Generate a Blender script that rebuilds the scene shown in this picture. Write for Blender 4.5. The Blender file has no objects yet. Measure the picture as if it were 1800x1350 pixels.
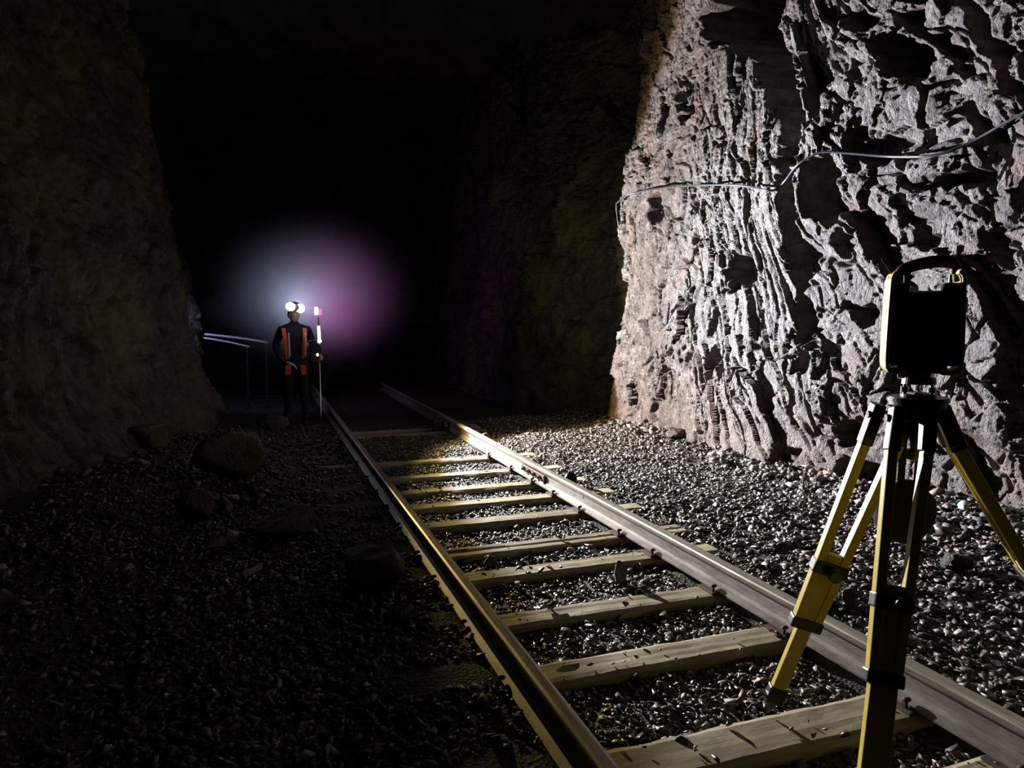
import bpy, bmesh, math, random
import numpy as np
from mathutils import Vector, Matrix, noise as mnoise

random.seed(7)
rng = np.random.default_rng(11)
SC = bpy.context.scene
COL = SC.collection

# ------------------------------------------------------------------ camera
CAM_H = 1.59
cam = bpy.data.cameras.new('camera')
cam.sensor_width = 36.0
cam.lens = 25.0
cam.clip_start = 0.05
cam_ob = bpy.data.objects.new('camera', cam)
COL.objects.link(cam_ob)
PITCH, YAW = math.radians(5.211), math.radians(19.318)
cam_ob.location = (0, 0, CAM_H)
cam_ob.rotation_euler = (math.pi / 2 - PITCH, 0, -YAW)
SC.camera = cam_ob

# ------------------------------------------------------------------ world, exposure, lamps
world = bpy.data.worlds.new('night')
SC.world = world
world.use_nodes = True
world.node_tree.nodes['Background'].inputs[0].default_value = (0.02, 0.025, 0.04, 1)
world.node_tree.nodes['Background'].inputs[1].default_value = 0.004
SC.view_settings.view_transform = 'Standard'
SC.view_settings.look = 'None'
SC.view_settings.exposure = -0.6
SC.view_settings.gamma = 1.0
SC.view_settings.use_curve_mapping = False
SC.cycles.max_bounces = 6
SC.cycles.diffuse_bounces = 1

LAMP = Vector((0.463, 10.60, 1.755))           # the headlamp of the person down the track
REAR = Vector((0.50, 11.32, 1.77))           # added unseen light behind the head, makes the haze glow


def spot(name, loc, direction, energy, color, size, blend, radius):
    l = bpy.data.lights.new(name, 'SPOT')
    l.energy = energy
    l.color = color
    l.spot_size = math.radians(size)
    l.spot_blend = blend
    l.shadow_soft_size = radius
    o = bpy.data.objects.new(name, l)
    o.location = loc
    o.rotation_euler = Vector(direction).to_track_quat('-Z', 'Y').to_euler()
    COL.objects.link(o)
    return o


def point(name, loc, energy, color, radius):
    l = bpy.data.lights.new(name, 'POINT')
    l.energy = energy
    l.color = color
    l.shadow_soft_size = radius
    o = bpy.data.objects.new(name, l)
    o.location = loc
    COL.objects.link(o)
    return o


BEAM = Vector((0.90, 10.56, 1.70))           # the hand-held lamp on the pole, aimed across the track
AXIS = (math.cos(math.radians(50)), -math.sin(math.radians(50)), 0.11)
spot('pole_lamp_beam', BEAM, AXIS, 7600, (0.82, 0.88, 1.0), 84, 0.12, 0.03)
spot('pole_lamp_core', BEAM, (4.35, -6.0, 0.60), 16000, (0.80, 0.87, 1.0), 60, 1.0, 0.03)
spot('pole_lamp_fringe', BEAM, AXIS, 3000, (1.0, 0.74, 0.27), 92, 0.3, 0.03)
spot('pole_lamp_halo', BEAM, (0.86, -0.5, 0.22), 75, (1.0, 0.80, 0.55), 124, 0.8, 0.04)
spot('headlamp_spill', LAMP + Vector((0, -0.02, 0)), (-0.45, -1, 0.46), 3.4, (0.95, 0.95, 0.92), 104, 1.0, 0.04)
spot('added_bloom_light', REAR, (0.12, 1, 0.50), 50, (0.62, 0.72, 1.0), 156, 0.5, 0.03)  # added source hidden behind the head, lights the haze for the bloom
spot('blue_work_lamp', (-1.12, 12.55, 1.78), (0.8, 0.75, -0.25), 60, (0.50, 0.52, 1.0), 120, 0.6, 0.04)
spot('marker_lamp', (0.92, 10.86, 1.62), (0.35, 1, 0.30), 75, (1.0, 0.22, 0.85), 110, 0.8, 0.03)  # magenta spot added behind the pole, tints the haze purple like lens flare


# ------------------------------------------------------------------ helpers
def link(name, me, mat=None, parent=None, loc=None):
    o = bpy.data.objects.new(name, me)
    COL.objects.link(o)
    if mat is not None:
        me.materials.append(mat)
    if parent is not None:
        o.parent = parent
    if loc is not None:
        o.location = loc
    return o


def obj(name, bm, mat=None, parent=None, loc=None, smooth=False):
    me = bpy.data.meshes.new(name)
    bmesh.ops.recalc_face_normals(bm, faces=bm.faces)
    if smooth:
        for f in bm.faces:
            f.smooth = True
    bm.to_mesh(me)
    bm.free()
    return link(name, me, mat, parent, loc)


def tag(o, label=None, cat=None, group=None, kind=None):
    if label: o['label'] = label
    if cat: o['category'] = cat
    if group: o['group'] = group
    if kind: o['kind'] = kind
    return o


def empty(name, loc, label, cat, group=None, rotz=0.0):
    o = bpy.data.objects.new(name, None)
    o.empty_display_size = 0.1
    o.location = loc
    o.rotation_euler = (0, 0, rotz)
    COL.objects.link(o)
    return tag(o, label, cat, group)


def box(bm, c, s, rot=None, bev=0.0):
    r = bmesh.ops.create_cube(bm, size=1.0)
    vs = r['verts']
    m = Matrix.Translation(Vector(c)) @ (rot.to_4x4() if rot is not None else Matrix.Identity(4)) @ Matrix.Diagonal((s[0], s[1], s[2], 1))
    bmesh.ops.transform(bm, matrix=m, verts=vs)
    if bev > 0:
        es = list({e for v in vs for e in v.link_edges})
        bmesh.ops.bevel(bm, geom=es, offset=bev, segments=2, affect='EDGES', profile=0.5)


def beam(bm, p0, p1, w, d, side, bev=0.0):
    """box from p0 to p1, width w along side, depth d across it"""
    p0, p1, side = Vector(p0), Vector(p1), Vector(side)
    z = (p1 - p0).normalized()
    x = (side - z * side.dot(z)).normalized()
    y = z.cross(x)
    rot = Matrix((x, y, z)).transposed()
    box(bm, (p0 + p1) / 2, (w, d, (p1 - p0).length), rot, bev)


def cyl(bm, p0, p1, r0, r1=None, seg=20, caps=True):
    p0, p1 = Vector(p0), Vector(p1)
    r1 = r0 if r1 is None else r1
    h = (p1 - p0).length
    r = bmesh.ops.create_cone(bm, cap_ends=caps, segments=seg, radius1=r0, radius2=r1, depth=h)
    q = (p1 - p0).to_track_quat('Z', 'Y').to_matrix().to_4x4()
    bmesh.ops.transform(bm, matrix=Matrix.Translation((p0 + p1) / 2) @ q, verts=r['verts'])


def ball(bm, c, s, u=16, v=10):
    r = bmesh.ops.create_uvsphere(bm, u_segments=u, v_segments=v, radius=1.0)
    bmesh.ops.transform(bm, matrix=Matrix.Translation(Vector(c)) @ Matrix.Diagonal((s[0], s[1], s[2], 1)), verts=r['verts'])


def tube(bm, pts, r, seg=8, closed_ends=True):
    pts = [Vector(p) for p in pts]
    rings = []
    up = Vector((0, 0, 1))
    for i, p in enumerate(pts):
        t = (pts[min(i + 1, len(pts) - 1)] - pts[max(i - 1, 0)]).normalized()
        a = t.cross(up)
        if a.length < 1e-3: a = t.cross(Vector((1, 0, 0)))
        a.normalize()
        b = a.cross(t)
        rings.append([bm.verts.new(p + a * r * math.cos(k * 2 * math.pi / seg) + b * r * math.sin(k * 2 * math.pi / seg)) for k in range(seg)])
    for i in range(len(rings) - 1):
        for k in range(seg):
            bm.faces.new((rings[i][k], rings[i][(k + 1) % seg], rings[i + 1][(k + 1) % seg], rings[i + 1][k]))
    if closed_ends:
        bm.faces.new(rings[0])
        bm.faces.new(rings[-1][::-1])


def spline(pts, n):
    """Catmull-Rom through pts, n samples per span"""
    P = [Vector(p) for p in pts]
    P = [P[0] * 2 - P[1]] + P + [P[-1] * 2 - P[-2]]
    out = []
    for i in range(1, len(P) - 2):
        for k in range(n):
            t = k / n
            a, b, c, d = P[i - 1], P[i], P[i + 1], P[i + 2]
            out.append(0.5 * ((2 * b) + (c - a) * t + (2 * a - 5 * b + 4 * c - d) * t * t + (3 * b - a - 3 * c + d) * t ** 3))
    out.append(P[-2])
    return out


# pixel of the 1800 x 1350 photograph -> ray, used while measuring
_fw = np.array([math.sin(YAW) * math.cos(PITCH), math.cos(YAW) * math.cos(PITCH), -math.sin(PITCH)])
_rt = np.array([math.cos(YAW), -math.sin(YAW), 0.0])
_up = np.cross(_rt, _fw)


def ray(px, py):
    return (px - 900) / 1250 * _rt - (py - 675) / 1250 * _up + _fw


def on_ground(px, py, z=0.0):
    d = ray(px, py)
    return np.array([0, 0, CAM_H]) + d * (z - CAM_H) / d[2]


def on_side(px, py, X=5.0):
    d = ray(px, py)
    t = X / d[0]
    return d[1] * t, CAM_H + d[2] * t


# ------------------------------------------------------------------ noise (numpy)
_perm = np.random.default_rng(3).permutation(4096)
_g = np.random.default_rng(5).uniform(0, 2 * np.pi, 4096)
_r1 = np.random.default_rng(6).random(4096)
_r2 = np.random.default_rng(8).random(4096)
_r3 = np.random.default_rng(9).random(4096)


def _h(i, j):
    return _perm[(_perm[i & 4095] + j) & 4095]


def perlin(x, y):
    xi, yi = np.floor(x).astype(int), np.floor(y).astype(int)
    xf, yf = x - xi, y - yi
    u, v = xf * xf * xf * (xf * (xf * 6 - 15) + 10), yf * yf * yf * (yf * (yf * 6 - 15) + 10)

    def g(a, b):
        an = _g[_h(xi + a, yi + b)]
        return np.cos(an) * (xf - a) + np.sin(an) * (yf - b)
    n0 = g(0, 0) * (1 - u) + g(1, 0) * u
    n1 = g(0, 1) * (1 - u) + g(1, 1) * u
    return 1.5 * (n0 * (1 - v) + n1 * v)


def fbm(x, y, o=4, gain=0.5):
    s, a = 0, 1.0
    for k in range(o):
        s = s + a * perlin(x + 17.3 * k, y - 9.1 * k)
        x, y, a = x * 2.03, y * 2.03, a * gain
    return s


def facets(x, y, tilt=1.0, edges=False):
    """flat tilted worley cells: the broken faces of rock; returns about -1..1"""
    xi, yi = np.floor(x).astype(int), np.floor(y).astype(int)
    best = np.full(x.shape, 1e9)
    second = np.full(x.shape, 1e9)
    out = np.zeros(x.shape)
    for a in (-1, 0, 1):
        for b in (-1, 0, 1):
            h = _h(xi + a, yi + b)
            cx, cy = xi + a + _r1[h], yi + b + _r2[h]
            dx, dy = x - cx, y - cy
            d = dx * dx + dy * dy
            an = _g[h]
            val = (_r3[h] * 2 - 1) * 0.6 + tilt * (np.cos(an) * dx + np.sin(an) * dy)
            m = d < best
            second = np.where(m, best, np.minimum(second, d))
            out = np.where(m, val, out)
            best = np.where(m, d, best)
    if edges: return out, np.sqrt(second) - np.sqrt(best)
    return out


def sstep(a, b, x):
    t = np.clip((x - a) / (b - a), 0, 1)
    return t * t * (3 - 2 * t)


def grid_mesh(name, X, Y, Z, mat, flip=False, smooth=True):
    m, n = X.shape
    me = bpy.data.meshes.new(name)
    co = np.stack([X, Y, Z], -1).reshape(-1, 3).astype(np.float32)
    idx = np.arange(m * n).reshape(m, n)
    q = np.stack([idx[:-1, :-1], idx[1:, :-1], idx[1:, 1:], idx[:-1, 1:]], -1).reshape(-1, 4)
    if flip: q = q[:, ::-1]
    nf = len(q)
    me.vertices.add(m * n)
    me.vertices.foreach_set('co', co.ravel())
    me.loops.add(nf * 4)
    me.loops.foreach_set('vertex_index', q.ravel().astype(np.int32))
    me.polygons.add(nf)
    me.polygons.foreach_set('loop_start', np.arange(0, nf * 4, 4, dtype=np.int32))
    me.polygons.foreach_set('use_smooth', np.full(nf, smooth))
    me.update(calc_edges=True)
    return link(name, me, mat)


# ------------------------------------------------------------------ materials
class NT:
    def __init__(self, name):
        self.m = bpy.data.materials.new(name)
        self.m.use_nodes = True
        self.t = self.m.node_tree
        self.b = self.t.nodes['Principled BSDF']

    def n(self, kind, **kw):
        nd = self.t.nodes.new(kind)
        for k, v in kw.items():
            if k in nd.inputs: nd.inputs[k].default_value = v
            else: setattr(nd, k, v)
        return nd

    def l(self, a, b):
        self.t.links.new(a, b)

    def ramp(self, fac, stops):
        r = self.n('ShaderNodeValToRGB')
        e = r.color_ramp.elements
        while len(e) > 1: e.remove(e[-1])
        for i, (p, c) in enumerate(stops):
            el = e[0] if i == 0 else e.new(p)
            el.position = p
            el.color = (*c, 1)
        self.l(fac, r.inputs['Fac'])
        return r.outputs['Color']

    def noise(self, scale, detail=6, rough=0.6, vec=None):
        t = self.n('ShaderNodeTexNoise', Scale=scale, Detail=detail, Roughness=rough)
        if vec is not None: self.l(vec, t.inputs['Vector'])
        return t.outputs['Fac']

    def obj(self, scale=(1, 1, 1), rot=(0, 0, 0)):
        tc = self.n('ShaderNodeTexCoord')
        mp = self.n('ShaderNodeMapping')
        mp.inputs['Scale'].default_value = scale
        mp.inputs['Rotation'].default_value = rot
        self.l(tc.outputs['Object'], mp.inputs['Vector'])
        return mp.outputs['Vector']

    def mix(self, fac, a, b, mode='MIX'):
        x = self.n('ShaderNodeMix', data_type='RGBA', blend_type=mode)
        for s, v in ((0, fac), (6, a), (7, b)):
            if hasattr(v, 'links'): self.l(v, x.inputs[s])
            elif s == 0: x.inputs[0].default_value = v
            else: x.inputs[s].default_value = (*v, 1)
        return x.outputs[2]

    def bump(self, h, strength=0.5, dist=0.02):
        b = self.n('ShaderNodeBump', Strength=strength, Distance=dist)
        self.l(h, b.inputs['Height'])
        self.l(b.outputs['Normal'], self.b.inputs['Normal'])

    def set(self, color=None, rough=None, metal=None, spec=None):
        for key, v in (('Base Color', color), ('Roughness', rough), ('Metallic', metal), ('Specular IOR Level', spec)):
            if v is None: continue
            if hasattr(v, 'links'): self.l(v, self.b.inputs[key])
            elif key == 'Base Color': self.b.inputs[key].default_value = (*v, 1)
            else: self.b.inputs[key].default_value = v
        return self


def plain(name, color, rough=0.5, metal=0.0, spec=0.5, var=0.15, scale=30):
    t = NT(name)
    f = t.noise(scale, 4, 0.6, t.obj())
    c = t.ramp(f, [(0.3, [x * (1 - var) for x in color]), (0.7, [min(1, x * (1 + var)) for x in color])])
    t.set(c, rough, metal, spec)
    t.bump(f, 0.08, 0.005)
    return t.m


def rock_mat(name, dark, mid, light, rust, moss=None, rough=(0.35, 0.75), rust_at=(0.58, 0.72), dust=None):
    t = NT(name)
    v = t.obj()
    big = t.noise(0.9, 5, 0.6, v)
    med = t.noise(5.5, 8, 0.65, v)
    fine = t.noise(38, 8, 0.7, v)
    c = t.ramp(med, [(0.30, dark), (0.48, mid), (0.66, light)])
    rf = t.ramp(t.noise(1.7, 7, 0.65, t.obj((1, 1.3, 0.8))), [(rust_at[0], (0, 0, 0)), (rust_at[1], (1, 1, 1))])
    c = t.mix(rf, c, t.mix(0.5, c, rust))
    fib = t.noise(14, 8, 0.72, t.obj((1, 1.6, 0.7), (0.75, 0, 0)))
    c = t.mix(0.7, c, t.ramp(fine, [(0.32, (0.2, 0.2, 0.2)), (0.65, (1, 1, 1))]), 'MULTIPLY')
    c = t.mix(0.6, c, t.ramp(fib, [(0.35, (0.22, 0.21, 0.21)), (0.55, (1, 1, 1))]), 'MULTIPLY')
    if dust:
        sx_ = t.n('ShaderNodeSeparateXYZ')
        t.l(t.obj(), sx_.inputs[0])
        hz = t.n('ShaderNodeMath', operation='MULTIPLY_ADD')
        hz.inputs[1].default_value = 1.6
        t.l(t.noise(2.2, 5, 0.6, v), hz.inputs[0])
        t.l(sx_.outputs['Z'], hz.inputs[2])
        hs2 = t.n('ShaderNodeMapRange')
        hs2.inputs['From Min'].default_value = 0.8
        hs2.inputs['From Max'].default_value = 2.2
        hs2.inputs['To Min'].default_value = 0.75
        hs2.inputs['To Max'].default_value = 0.0
        t.l(hz.outputs[0], hs2.inputs['Value'])
        c = t.mix(hs2.outputs['Result'], c, t.mix(1.0, c, dust, 'MULTIPLY'))
    if moss:
        mf = t.ramp(big, [(0.50, (0, 0, 0)), (0.64, (0.8, 0.8, 0.8))])
        c = t.mix(mf, c, moss)
    t.set(c, None, 0, 0.5)
    rr = t.ramp(t.noise(2.6, 4, 0.6, v), [(0.35, (rough[0],) * 3), (0.65, (rough[1],) * 3)])
    t.l(rr, t.b.inputs['Roughness'])
    w = t.n('ShaderNodeTexVoronoi', Scale=22.0, feature='DISTANCE_TO_EDGE')
    t.l(t.obj((1, 1, 0.6), (0.6, 0, 0)), w.inputs['Vector'])
    cr = t.ramp(w.outputs['Distance'], [(0.0, (0, 0, 0)), (0.12, (1, 1, 1))])
    hm = t.mix(0.25, fine, cr)
    hm = t.mix(0.35, hm, med)
    hm = t.mix(0.45, hm, fib)
    t.bump(hm, 0.9, 0.045)
    return t.m


M = {}
M['rock'] = rock_mat('lit_rock', (0.030, 0.023, 0.021), (0.092, 0.072, 0.068), (0.185, 0.158, 0.155), (0.17, 0.066, 0.030), None, (0.36, 0.62), (0.54, 0.72), (1.25, 0.92, 0.68))
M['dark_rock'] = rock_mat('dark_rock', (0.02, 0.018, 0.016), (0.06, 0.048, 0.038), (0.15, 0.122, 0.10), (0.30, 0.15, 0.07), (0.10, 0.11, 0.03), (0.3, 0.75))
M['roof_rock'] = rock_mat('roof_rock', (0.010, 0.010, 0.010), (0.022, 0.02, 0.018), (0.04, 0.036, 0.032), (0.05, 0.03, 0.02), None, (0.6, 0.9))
M['loose_rock'] = rock_mat('loose_rock', (0.10, 0.09, 0.075), (0.22, 0.19, 0.15), (0.36, 0.32, 0.26), (0.35, 0.18, 0.08), None, (0.4, 0.8))
M['mossy_rock'] = rock_mat('mossy_rock', (0.05, 0.045, 0.03), (0.12, 0.11, 0.06), (0.22, 0.2, 0.11), (0.3, 0.16, 0.06), (0.13, 0.13, 0.03), (0.4, 0.8))
M['black_rock'] = rock_mat('black_rock', (0.012, 0.011, 0.01), (0.03, 0.026, 0.022), (0.06, 0.05, 0.042), (0.08, 0.04, 0.02), None, (0.4, 0.8))


def stone_mat():
    t = NT('gravel')
    g = t.n('ShaderNodeNewGeometry')
    oi = t.n('ShaderNodeObjectInfo')
    add = t.n('ShaderNodeMath', operation='ADD')
    fr = t.n('ShaderNodeMath', operation='FRACT')
    t.l(g.outputs['Random Per Island'], add.inputs[0])
    t.l(oi.outputs['Random'], add.inputs[1])
    t.l(add.outputs[0], fr.inputs[0])
    c = t.ramp(fr.outputs[0], [(0.0, (0.05, 0.042, 0.037)), (0.35, (0.105, 0.088, 0.078)), (0.6, (0.09, 0.060, 0.044)), (0.75, (0.20, 0.172, 0.155)), (0.93, (0.44, 0.41, 0.39)), (1.0, (0.19, 0.09, 0.05))])
    f = t.noise(60, 6, 0.65, t.obj())
    c = t.mix(0.5, c, t.ramp(f, [(0.3, (0.35, 0.33, 0.31)), (0.7, (1, 1, 1))]), 'MULTIPLY')
    fr2 = t.n('ShaderNodeMath', operation='MULTIPLY_ADD')
    fr2.inputs[1].default_value = 37.7
    fr2.inputs[2].default_value = 0.13
    t.l(fr.outputs[0], fr2.inputs[0])
    fr3 = t.n('ShaderNodeMath', operation='FRACT')
    t.l(fr2.outputs[0], fr3.inputs[0])
    t.set(c, t.ramp(fr3.outputs[0], [(0.0, (0.18,) * 3), (0.3, (0.35,) * 3), (1.0, (0.7,) * 3)]), 0, 0.5)
    t.bump(f, 0.4, 0.006)
    return t.m


M['gravel'] = stone_mat()


def dirt_mat():
    t = NT('dirt')
    v = t.obj()
    f = t.noise(26, 8, 0.7, v)
    c = t.ramp(f, [(0.3, (0.014, 0.012, 0.010)), (0.5, (0.035, 0.029, 0.024)), (0.72, (0.09, 0.076, 0.064))])
    t.set(c, 0.65, 0, 0.4)
    vo = t.n('ShaderNodeTexVoronoi', Scale=55.0)
    t.l(v, vo.inputs['Vector'])
    t.bump(t.mix(0.5, f, vo.outputs['Distance']), 0.9, 0.02)
    return t.m


M['dirt'] = dirt_mat()


def wood_mat():
    t = NT('weathered_wood')
    v = t.obj((1.2, 16, 16))
    oi = t.n('ShaderNodeObjectInfo')
    f = t.noise(3.0, 8, 0.65, v)
    pat = t.noise(4.0, 6, 0.6, t.obj())
    c = t.ramp(f, [(0.28, (0.20, 0.17, 0.115)), (0.5, (0.40, 0.345, 0.235)), (0.72, (0.56, 0.49, 0.35))])
    c = t.mix(t.ramp(pat, [(0.42, (0, 0, 0)), (0.7, (0.75, 0.75, 0.75))]), c, (0.24, 0.19, 0.125))
    hs = t.n('ShaderNodeHueSaturation')
    mr = t.n('ShaderNodeMapRange')
    mr.inputs['To Min'].default_value = 0.75
    mr.inputs['To Max'].default_value = 1.15
    t.l(oi.outputs['Random'], mr.inputs['Value'])
    t.l(mr.outputs['Result'], hs.inputs['Value'])
    t.l(c, hs.inputs['Color'])
    t.set(hs.outputs['Color'], 0.7, 0, 0.35)
    t.bump(t.mix(0.4, f, pat), 0.22, 0.006)
    return t.m


M['wood'] = wood_mat()


def rail_mat():
    t = NT('rusty_rail')
    v = t.obj((30, 1.2, 30))
    f = t.noise(1.6, 8, 0.7, t.obj((6, 3, 12)))
    c = t.ramp(f, [(0.3, (0.13, 0.105, 0.095)), (0.5, (0.25, 0.22, 0.205)), (0.7, (0.36, 0.32, 0.30))])
    t.set(c, 0.5, 0.35, 0.5)
    t.bump(f, 0.35, 0.006)
    return t.m


M['rail'] = rail_mat()


def railtop_mat():
    t = NT('worn_rail_head')
    f = t.noise(2.2, 6, 0.6, t.obj((30, 1.0, 30)))
    c = t.ramp(f, [(0.3, (0.22, 0.19, 0.15)), (0.7, (0.45, 0.40, 0.34))])
    t.set(c, None, 0.25, 0.6)
    t.l(t.ramp(f, [(0.3, (0.30,) * 3), (0.7, (0.45,) * 3)]), t.b.inputs['Roughness'])
    t.bump(f, 0.08, 0.004)
    return t.m


M['railtop'] = railtop_mat()
M['rust_iron'] = plain('rusty_iron', (0.10, 0.065, 0.05), 0.7, 0.3, 0.4, 0.4)
M['cable'] = plain('black_cable', (0.035, 0.037, 0.045), 0.28, 0.0, 0.9, 0.2)
M['yellow'] = plain('yellow_fibreglass', (0.50, 0.38, 0.05), 0.33, 0, 0.5, 0.12, 14)
M['black_metal'] = plain('black_metal', (0.012, 0.012, 0.013), 0.35, 0.2, 0.5, 0.2)
M['black_plastic'] = plain('black_plastic', (0.012, 0.012, 0.013), 0.42, 0, 0.5, 0.2)
M['cream'] = plain('cream_shell', (0.68, 0.60, 0.33), 0.45, 0, 0.5, 0.08)
M['teal'] = plain('dark_teal_panel', (0.045, 0.075, 0.078), 0.3, 0, 0.6, 0.15)
M['glass'] = plain('dark_glass', (0.008, 0.01, 0.012), 0.08, 0, 0.8, 0.1)
M['chrome'] = plain('bright_steel', (0.62, 0.62, 0.63), 0.2, 1.0, 0.5, 0.08)
M['steel_pipe'] = plain('steel_pipe', (0.45, 0.46, 0.5), 0.45, 0.3, 0.5, 0.2)
M['webbing'] = plain('black_webbing', (0.015, 0.014, 0.014), 0.9, 0, 0.2, 0.3, 120)
M['bag'] = plain('black_bag_cloth', (0.014, 0.013, 0.014), 0.85, 0, 0.3, 0.3, 80)
M['leather'] = plain('brown_grip', (0.055, 0.028, 0.014), 0.6, 0, 0.4, 0.3)
M['suit'] = plain('dark_work_suit', (0.018, 0.019, 0.030), 0.85, 0, 0.3, 0.3, 40)
M['orange'] = plain('orange_red_band', (0.75, 0.11, 0.035), 0.6, 0, 0.4, 0.12)
M['silver_tape'] = plain('silver_tape', (0.75, 0.74, 0.66), 0.3, 0.2, 0.6, 0.05)
M['glove'] = plain('pale_glove', (0.62, 0.60, 0.54), 0.8, 0, 0.3, 0.15)
M['skin'] = plain('skin', (0.55, 0.36, 0.27), 0.55, 0, 0.4, 0.08)
M['hair'] = plain('dark_hair', (0.03, 0.02, 0.015), 0.6, 0, 0.3, 0.3)
M['helmet'] = plain('white_helmet', (0.55, 0.55, 0.52), 0.35, 0, 0.5, 0.05)
M['boot'] = plain('black_boot', (0.015, 0.014, 0.013), 0.6, 0, 0.4, 0.2)


def emit(name, color, strength):
    t = NT(name)
    f = t.noise(40, 2, 0.5, t.obj())
    c = t.ramp(f, [(0.0, [x * 0.95 for x in color]), (1.0, color)])
    t.set((0.8, 0.8, 0.8), 0.3)
    t.l(c, t.b.inputs['Emission Color'])
    t.b.inputs['Emission Strength'].default_value = strength
    return t.m


M['led'] = emit('headlamp_led', (0.95, 0.97, 1.0), 60)
M['tube_light'] = emit('tube_light', (0.95, 0.90, 1.0), 3.0)
M['red_light'] = emit('red_light', (1.0, 0.12, 0.25), 2.5)
M['white_light'] = emit('white_light', (1.0, 0.85, 0.9), 4.0)

# ------------------------------------------------------------------ right wall
def base_right(y):
    return np.interp(y, [-3, 3.2, 4.4, 5.3, 6.0, 7.0, 8.2, 9.5, 9.62, 9.95, 10.6, 12.0, 14.0, 17, 20],
                     [5.9, 5.6, 5.4, 5.22, 5.04, 5.05, 5.12, 5.06, 5.10, 5.45, 5.10, 4.45, 4.25, 4.3, 4.4])


# hollows and fissures read off the photograph: (px, py, half width px, half height px, tilt deg, depth)
HOLLOWS = [
    (1178, 170, 20, 58, -8, .16), (1139, 372, 16, 32, -4, .17), (1270, 20, 95, 85, -38, 1.2), (1322, 105, 50, 170, -22, 1.3),
    (1370, 200, 24, 150, -4, .75), (1372, 310, 20, 90, -6, .30), (1386, 430, 22, 110, -6, .26), (1391, 560, 20, 70, -4, .26),
    (1520, 100, 34, 66, -48, .45), (1470, 20, 40, 26, -30, .22), (1555, 60, 16, 90, -36, .24), (1640, 60, 36, 120, -30, .75),
    (1645, 225, 26, 78, -44, .30), (1690, 150, 16, 70, -32, .24), (1427, 340, 40, 72, -6, .42), (1400, 150, 14, 70, -8, .20),
    (1284, 480, 34, 42, 20, .40), (1471, 547, 36, 22, 40, .20), (1668, 425, 26, 52, -30, .26), (1613, 305, 46, 24, -20, .22),
    (1735, 355, 26, 74, -28, .28), (1247, 562, 14, 36, 8, .16), (1246, 650, 17, 48, 12, .20), (1155, 717, 15, 28, 0, .14),
    (1272, 645, 12, 34, -26, .16), (1400, 640, 20, 26, -10, .20), (1383, 800, 26, 24, 10, .18), (1467, 748, 30, 24, -30, .22),
    (1142, 748, 12, 18, 0, .10), (1325, 565, 14, 22, 10, .10), (1205, 360, 16, 22, 20, .10), (1540, 690, 16, 40, -30, .16),
    (1510, 250, 50, 20, -26, .16), (1380, 680, 10, 60, -12, .12), (1720, 690, 22, 60, -30, .22), (1760, 560, 40, 22, 30, .22),
    (1450, 430, 24, 24, 10, .12), (1560, 420, 40, 20, -30, .14), (1780, 470, 24, 50, -35, .22), (1200, 430, 12, 22, 0, .08),
]
WALL_Y = np.concatenate([np.linspace(-3, 2.9, 40)[:-1], np.linspace(2.9, 9.75, 740), np.linspace(9.77, 13.5, 170), np.linspace(13.6, 20, 90)])
WALL_Z = np.linspace(-0.35, 7.2, 690)
Yg, Zg = np.meshgrid(WALL_Y, WALL_Z, indexing='ij')


def rock_relief(y, z, k, amp_tooth, period, seed):
    """ledges of tilted strata plus broken flat faces; positive = hollow"""
    wy = y + 0.20 * perlin(y / 0.9 + seed, z / 1.1) + 0.05 * perlin(y / 0.27, z / 0.30 + seed) + 0.014 * perlin(y / 0.09 + seed, z / 0.09)
    wz = z + 0.20 * perlin(y / 1.0 + seed + 40, z / 1.0) + 0.07 * perlin(y / 0.26 + 9, z / 0.31)
    s, t = wy - k * wz, wz + k * wy
    u = s / period + 0.45 * perlin(s / 1.3 + seed, t / 2.6) + 0.18 * perlin(s / 0.4, t / 0.8)
    i = np.floor(u).astype(int)
    f = u - i
    blk = np.floor(t / 0.9 + 3.1 * _r1[(i * 7) & 4095]).astype(int)
    amp = amp_tooth * (0.1 + 1.5 * _r2[_h(i, blk)] ** 1.8) * sstep(-0.35, 0.35, perlin(s / 0.8 + 3, t / 0.9 + seed))
    h = amp * (f - sstep(0.88, 1.0, f) * f)
    u2 = s / (period * 0.36) + 0.5 * perlin(s / 0.5 + 5, t / 1.1 + seed)
    i2 = np.floor(u2).astype(int)
    f2 = u2 - i2
    b2 = np.floor(t / 0.30 + 3.1 * _r2[(i2 * 11) & 4095]).astype(int)
    h = h + 0.005 * _r1[_h(i2, b2)] ** 1.5 * (f2 - sstep(0.86, 1, f2) * f2)
    ff = 0.68 + 0.32 * sstep(5.6, 7.6, y) if seed < 5 else 1.0
    h = h + 0.085 * facets(s / 0.75 + 2, t / 1.05, 0.55) + 0.060 * (0.3 + 0.7 * ff) * facets(s / 0.32, t / 0.40, 0.8) + ff * 0.020 * facets(s / 0.125 + 7, t / 0.17, 0.8) + ff * 0.011 * facets(s / 0.052 + 3, t / 0.065, 0.9)
    e1 = facets(s / 0.42 + 11, t / 0.62 + 5, 0.5, True)[1]
    e2 = facets(s / 0.16 + 3, t / 0.27 + 8, 0.5, True)[1]
    g1 = sstep(-0.25, 0.25, perlin(s / 0.6 + 8, t / 0.8))
    g2 = sstep(-0.10, 0.35, perlin(s / 0.35 + 2, t / 0.5 + 6))
    h = h + 0.065 * g1 * sstep(0.11, 0.0, e1) + 0.032 * g2 * sstep(0.16, 0.0, e2)
    h = h + 0.10 * perlin(y / 1.4 + seed, z / 1.4) + 0.010 * ff * fbm(y / 0.06, z / 0.06, 2)
    return h, wy, wz


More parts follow.
